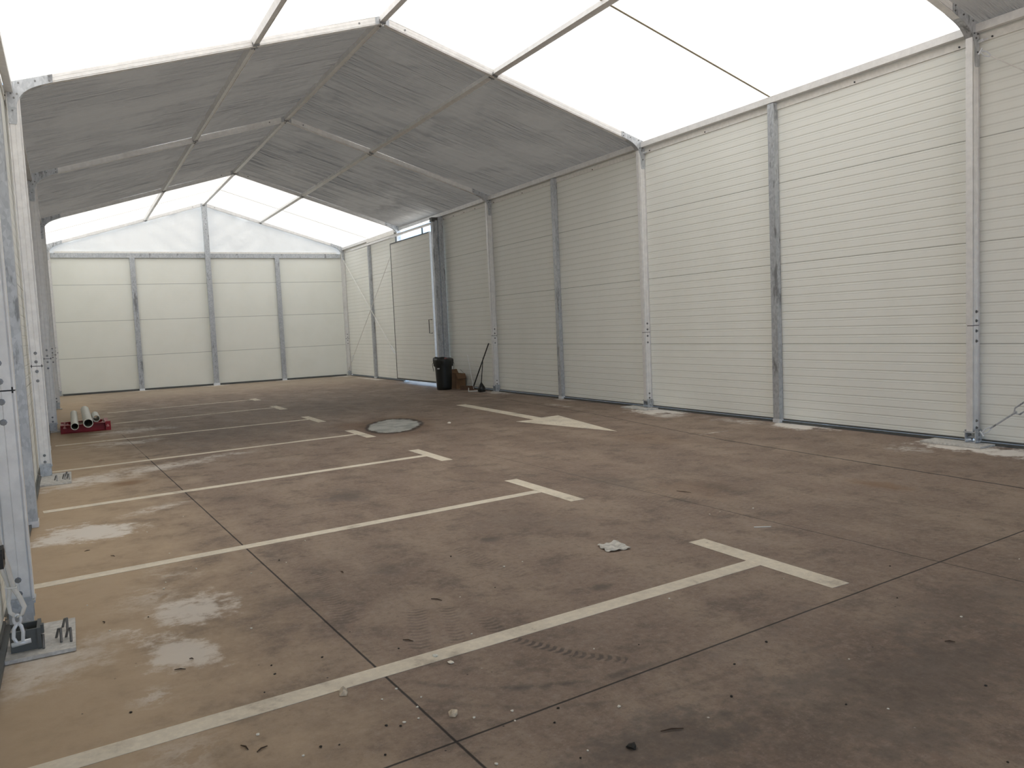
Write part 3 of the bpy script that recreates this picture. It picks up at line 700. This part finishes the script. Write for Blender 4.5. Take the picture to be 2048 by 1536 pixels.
# broom
t = thing('push_broom', 'wide floor broom with long black handle leaning on the right wall upright', 'broom', (3.93, -9.0, 0))
bm = B(); tube(bm, [(.04, -.14, .07), (.165, -.72, 1.02)], [.015, .012], 8); link('handle', bm, 'black_metal', t)
bm = B(); prism(bm, [(-.03, 0), (.03, 0), (.025, .035), (-.025, .035)], (-.10, .22, .055), (.75, .6, 0), (0, 0, 1), (.33, -.9, 0), .42); link('head', bm, 'brown_bristle', t)
bm = B(); prism(bm, [(-.035, 0), (.035, 0), (.022, .06), (-.022, .06)], (-.10, .22, .0), (.75, .6, 0), (0, 0, 1), (.33, -.9, 0), .42); link('bristles', bm, 'brown_bristle', t)
t = thing('dustpan', 'small pale metal dustpan lying at the upright foot by the broom', 'dustpan', (3.86, -9.50, 0))
bm = B(); prism(bm, [(-.13, 0), (.13, 0), (.12, .075), (.112, .075), (.116, .006), (-.116, .006), (-.112, .075), (-.12, .075)], (0, .12, .002), (.9, -.4, 0), (0, 0, 1), (-.4, -.9, 0), .22); link('pan', bm, 'label_white', t)
bm = B(); tube(bm, [(.0, .13, .04), (-.03, .30, 1.0-.22)], .004, 6); link('wire_handle', bm, 'zinc', t)
t = thing('hand_brush', 'short handled dark bristle brush standing against the upright foot', 'brush', (3.86, -9.75, 0))
bm = B(); lathe(bm, [(.07, 0), (.085, .02), (.075, .10), (.03, .17), (.014, .20)], seg=18); link('bristles', bm, 'black_plastic', t, smooth=True)
bm = B(); tube(bm, [(0, 0, .19), (.035, -.06, .72)], [.011, .008], 8); link('handle', bm, 'black_metal', t)

# ------------------------------------------------------------------ red steel frame and white pipes
t = thing('red_steel_frame', 'low red painted steel frame on the floor under the white pipes', 'frame', (-3.585, -10.0, 0))
bm = B(); prism(bm, [(-.05, 0), (.05, 0), (.05, .006), (-.042, .006), (-.042, .124), (.05, .124), (.05, .13), (-.05, .13)], (-.36, -.50, 0), (0, -1, 0), (0, 0, 1), (1, .0, 0), .70); link('channel', bm, 'red_paint', t)
bm = B(); prism(bm, [(-.04, 0), (.04, 0), (.04, .10), (-.04, .10)], (-.36, .45, 0), (0, 1, 0), (0, 0, 1), (1, 0, 0), .62); link('channel', bm, 'red_paint', t)
for x in (-.33, -.10, .16, .30):
    bm = B(); box(bm, x-.03, x+.03, -.44, .40, .02, .085 if x < .3 else .12); link('cross_bar', bm, 'red_paint', t, bevel=.004)
bm = B(); box(bm, .27, .345, -.56, -.50, .0, .145); link('end_post', bm, 'red_paint', t, bevel=.004)
bm = B(); box(bm, -.16, .02, -.40, .30, .088, .095); link('board', bm, 'wood', t)
for x, y, z in ((-.30, -.53, .08), (-.26, -.30, .10), (-.30, -.1, .10), (.235, -.2, .08), (.235, -.32, .08), (.30, -.565, .06)):
    bm = B(); lathe(bm, [(.022, 0), (.022, .02), (.012, .022), (.012, .04)], (x, y, z), 8); link('bolt', bm, 'pink_bolt', t)
def pipe(label, x, y0, y1, z, ro, th, dx=0):
    t = thing('pipe', label, 'pipe', (x, y0, z), 'white pipes on the red frame'); bm = B(); L = y1-y0; seg = 28; R = []
    for (r, yy) in ((ro-th, 0), (ro, 0), (ro, L), (ro-th, L)):
        R.append([bm.verts.new((r*math.cos(2*math.pi*k/seg)+dx*yy, yy, r*math.sin(2*math.pi*k/seg))) for k in range(seg)])
    for a, b in ((0, 1), (1, 2), (2, 3), (3, 0)):
        for k in range(seg): bm.faces.new((R[a][k], R[a][(k+1) % seg], R[b][(k+1) % seg], R[b][k]))
    link('shell', bm, 'pvc_white', t, smooth=False); return t
pipe('left one of the two long white pipes on the red frame', -3.745, -11.45, -8.9, .186, .052, .007)
pipe('right and thicker of the two long white pipes on the red frame', -3.565, -11.25, -8.4, .200, .067, .010)
pipe('short white pipe offcut behind the thick pipe', -3.435, -10.40, -9.6, .189, .055, .010)

# ------------------------------------------------------------------ debris on the floor
CRUMBS = [(-3.346, -19.713), (-3.356, -19.843), (-3.375, -19.96), (-3.342, -18.441), (-3.266, -19.183), (-3.051, -18.074), (-2.446, -19.447), (-3.165, -19.663), (-2.676, -19.885), (-2.902, -19.977), (-3.758, -20.004), (-3.67, -20.497), (-3.265, -21.949), (-3.165, -22.178), (-3.08, -20.889), (-2.071, -21.095), (-1.505, -20.763), (-1.638, -20.78), (-2.806, -21.947), (-2.729, -21.896), (-2.675, -22.015), (-2.718, -22.082), (-2.801, -22.162), (-2.746, -22.162), (-2.441, -22.306), (-2.467, -22.373), (-2.578, -22.272), (-2.653, -22.582), (-1.884, -22.029), (-2.102, -22.496), (-2.367, -22.678), (-2.241, -21.574), (0.464, -20.676), (0.213, -20.604), (0.108, -20.611), (-1.113, -22.699), (-0.345, -22.69), (-2.104, -22.498), (-1.345, -23.037), (-1.229, -21.748), (0.682, -22.388)]
SPECKS = [(-3.492, -20.406), (-2.7, -19.807), (-3.101, -21.477), (-3.094, -21.381), (-3.174, -21.624), (-3.641, -21.5), (-2.888, -21.425), (-2.578, -21.532), (-1.853, -21.072), (-1.802, -20.402), (-2.291, -22.382), (-2.358, -22.463), (-2.41, -22.7), (-2.862, -22.146), (-2.821, -22.177), (-2.933, -22.329), (-3.043, -22.179), (-3.1, -22.157), (0.047, -22.059), (-0.354, -22.381), (-1.435, -22.936), (-1.72, -22.667), (-0.908, -23.123), (-1.345, -23.441), (-1.702, -22.104), (-1.247, -22.393), (-1.514, -22.476)]
TWIGS = [(-3.75, -18.75, -3.719, -18.738), (-3.602, -18.986, -3.579, -19.029), (-3.454, -21.187, -3.411, -21.206), (-3.384, -21.101, -3.368, -21.111), (-3.331, -21.994, -3.313, -22.037), (-3.292, -22.071, -3.255, -22.049), (-3.695, -20.34, -3.688, -20.373), (-2.207, -21.033, -2.169, -21.087), (-2.454, -20.276, -2.447, -20.314), (-2.225, -22.722, -2.235, -22.757), (-2.529, -21.457, -2.494, -21.496), (-0.658, -22.81, -0.629, -22.836), (-2.095, -22.718, -2.018, -22.744), (0.436, -19.886, 0.48, -20.007)]
def chunk(name, x, y, r, sq, seed, mat, label, cat, group=None):
    bm = B(); lump(bm, (0, 0, 0), r, seed, sq, 1)
    for v in bm.verts: v.co.z = max(v.co.z, -r*sq*.5)
    zb = -min(v.co.z for v in bm.verts)
    o = link(name, bm, mat); o.location = (x, y, zb+.0008); o.rotation_euler = (0, 0, seed); return prop(o, label, cat, group)
for i, (x, y) in enumerate(CRUMBS): chunk('plaster_crumb', x, y, .0045+.003*((i*7) % 5)/5, .6, i, 'plaster', 'tiny white plaster crumb lying loose on the brown concrete', 'debris', 'white plaster crumbs scattered on the floor')
for i, (x, y) in enumerate(SPECKS): chunk('dark_crumb', x, y, .004+.003*((i*3) % 4)/4, .6, i+60, 'dark_speck', 'tiny dark crumb of dirt lying on the brown concrete', 'debris', 'dark crumbs scattered on the floor')
for i, (x0, y0, x1, y1) in enumerate(TWIGS):
    bm = B(); L = math.hypot(x1-x0, y1-y0); tube(bm, [(-L/2, 0, .004), (0, .004, .005), (L/2, -.002, .004)], [.0018, .003, .0015], 6)
    o = link('twig', bm, 'twig'); o.location = ((x0+x1)/2, (y0+y1)/2, .0); o.rotation_euler = (0, 0, math.atan2(y1-y0, x1-x0))
    prop(o, 'thin dark twig lying on the brown concrete', 'twig', 'twigs scattered on the floor')
chunk('stone', -2.914, -21.815, .021, .85, 101, 'stone', 'pale broken stone just below the front parking line, left of the floor joint', 'stone')
chunk('stone', -2.63, -22.21, .020, .7, 102, 'stone', 'pale flat stone right of the floor joint near the bottom edge', 'stone')
chunk('stone', -2.45, -21.80, .015, .35, 103, 'plaster', 'flat whitish chip right below the front parking line', 'stone')
chunk('stone', -2.476, -21.70, .014, .45, 104, 'pvc_white', 'yellowish chip lying on the front parking line', 'stone')
chunk('stone', 1.02, -14.25, .03, .5, 105, 'plaster', 'small white lump to the right of the round grey patch', 'stone')
chunk('stone', -2.235, -22.74, .018, .5, 106, 'dark_speck', 'dark crumpled clod near the bottom edge of the picture', 'clod')
# paper sheet, creased
bm = B(); nx, ny = 16, 12; g = []; A, Bp, Cp, D = Vector((-.975, -20.775)), Vector((-.815, -20.755)), Vector((-.845, -20.945)), Vector((-1.0, -20.925))
for i in range(nx+1):
    row = []
    for j in range(ny+1):
        u, v = i/nx, j/ny; p = (A*(1-u)+Bp*u)*(1-v)+(D*(1-u)+Cp*u)*v
        e = .005*math.sin(u*9+v*5)*math.sin(v*7+1)+.0035*math.sin(u*17+v*13)
        row.append(bm.verts.new((p.x+.006*math.sin(v*14), p.y+.006*math.sin(u*15), .012+e*.8)))
    g.append(row)
for i in range(nx):
    for j in range(ny): bm.faces.new((g[i][j], g[i+1][j], g[i+1][j+1], g[i][j+1]))
zz = min(v.co.z for v in bm.verts)
for v in bm.verts: v.co.z -= zz-.0015
o = link('paper_sheet', bm, 'paper', smooth=True); o.modifiers.new('s', 'SOLIDIFY').thickness = .0008
prop(o, 'crumpled greyish paper sheet lying alone on the floor above the front parking line', 'paper')
bm = B(); prism(bm, [(-.006, 0), (.006, 0), (.006, .003), (-.006, .003)], (.087, -21.046, .001), (.5, .85, 0), (0, 0, 1), Vector((.092, -.058, 0)), 1)
prop(link('white_strip', bm, 'label_white'), 'short white plastic strip on the floor above the nearest T bar', 'strip')
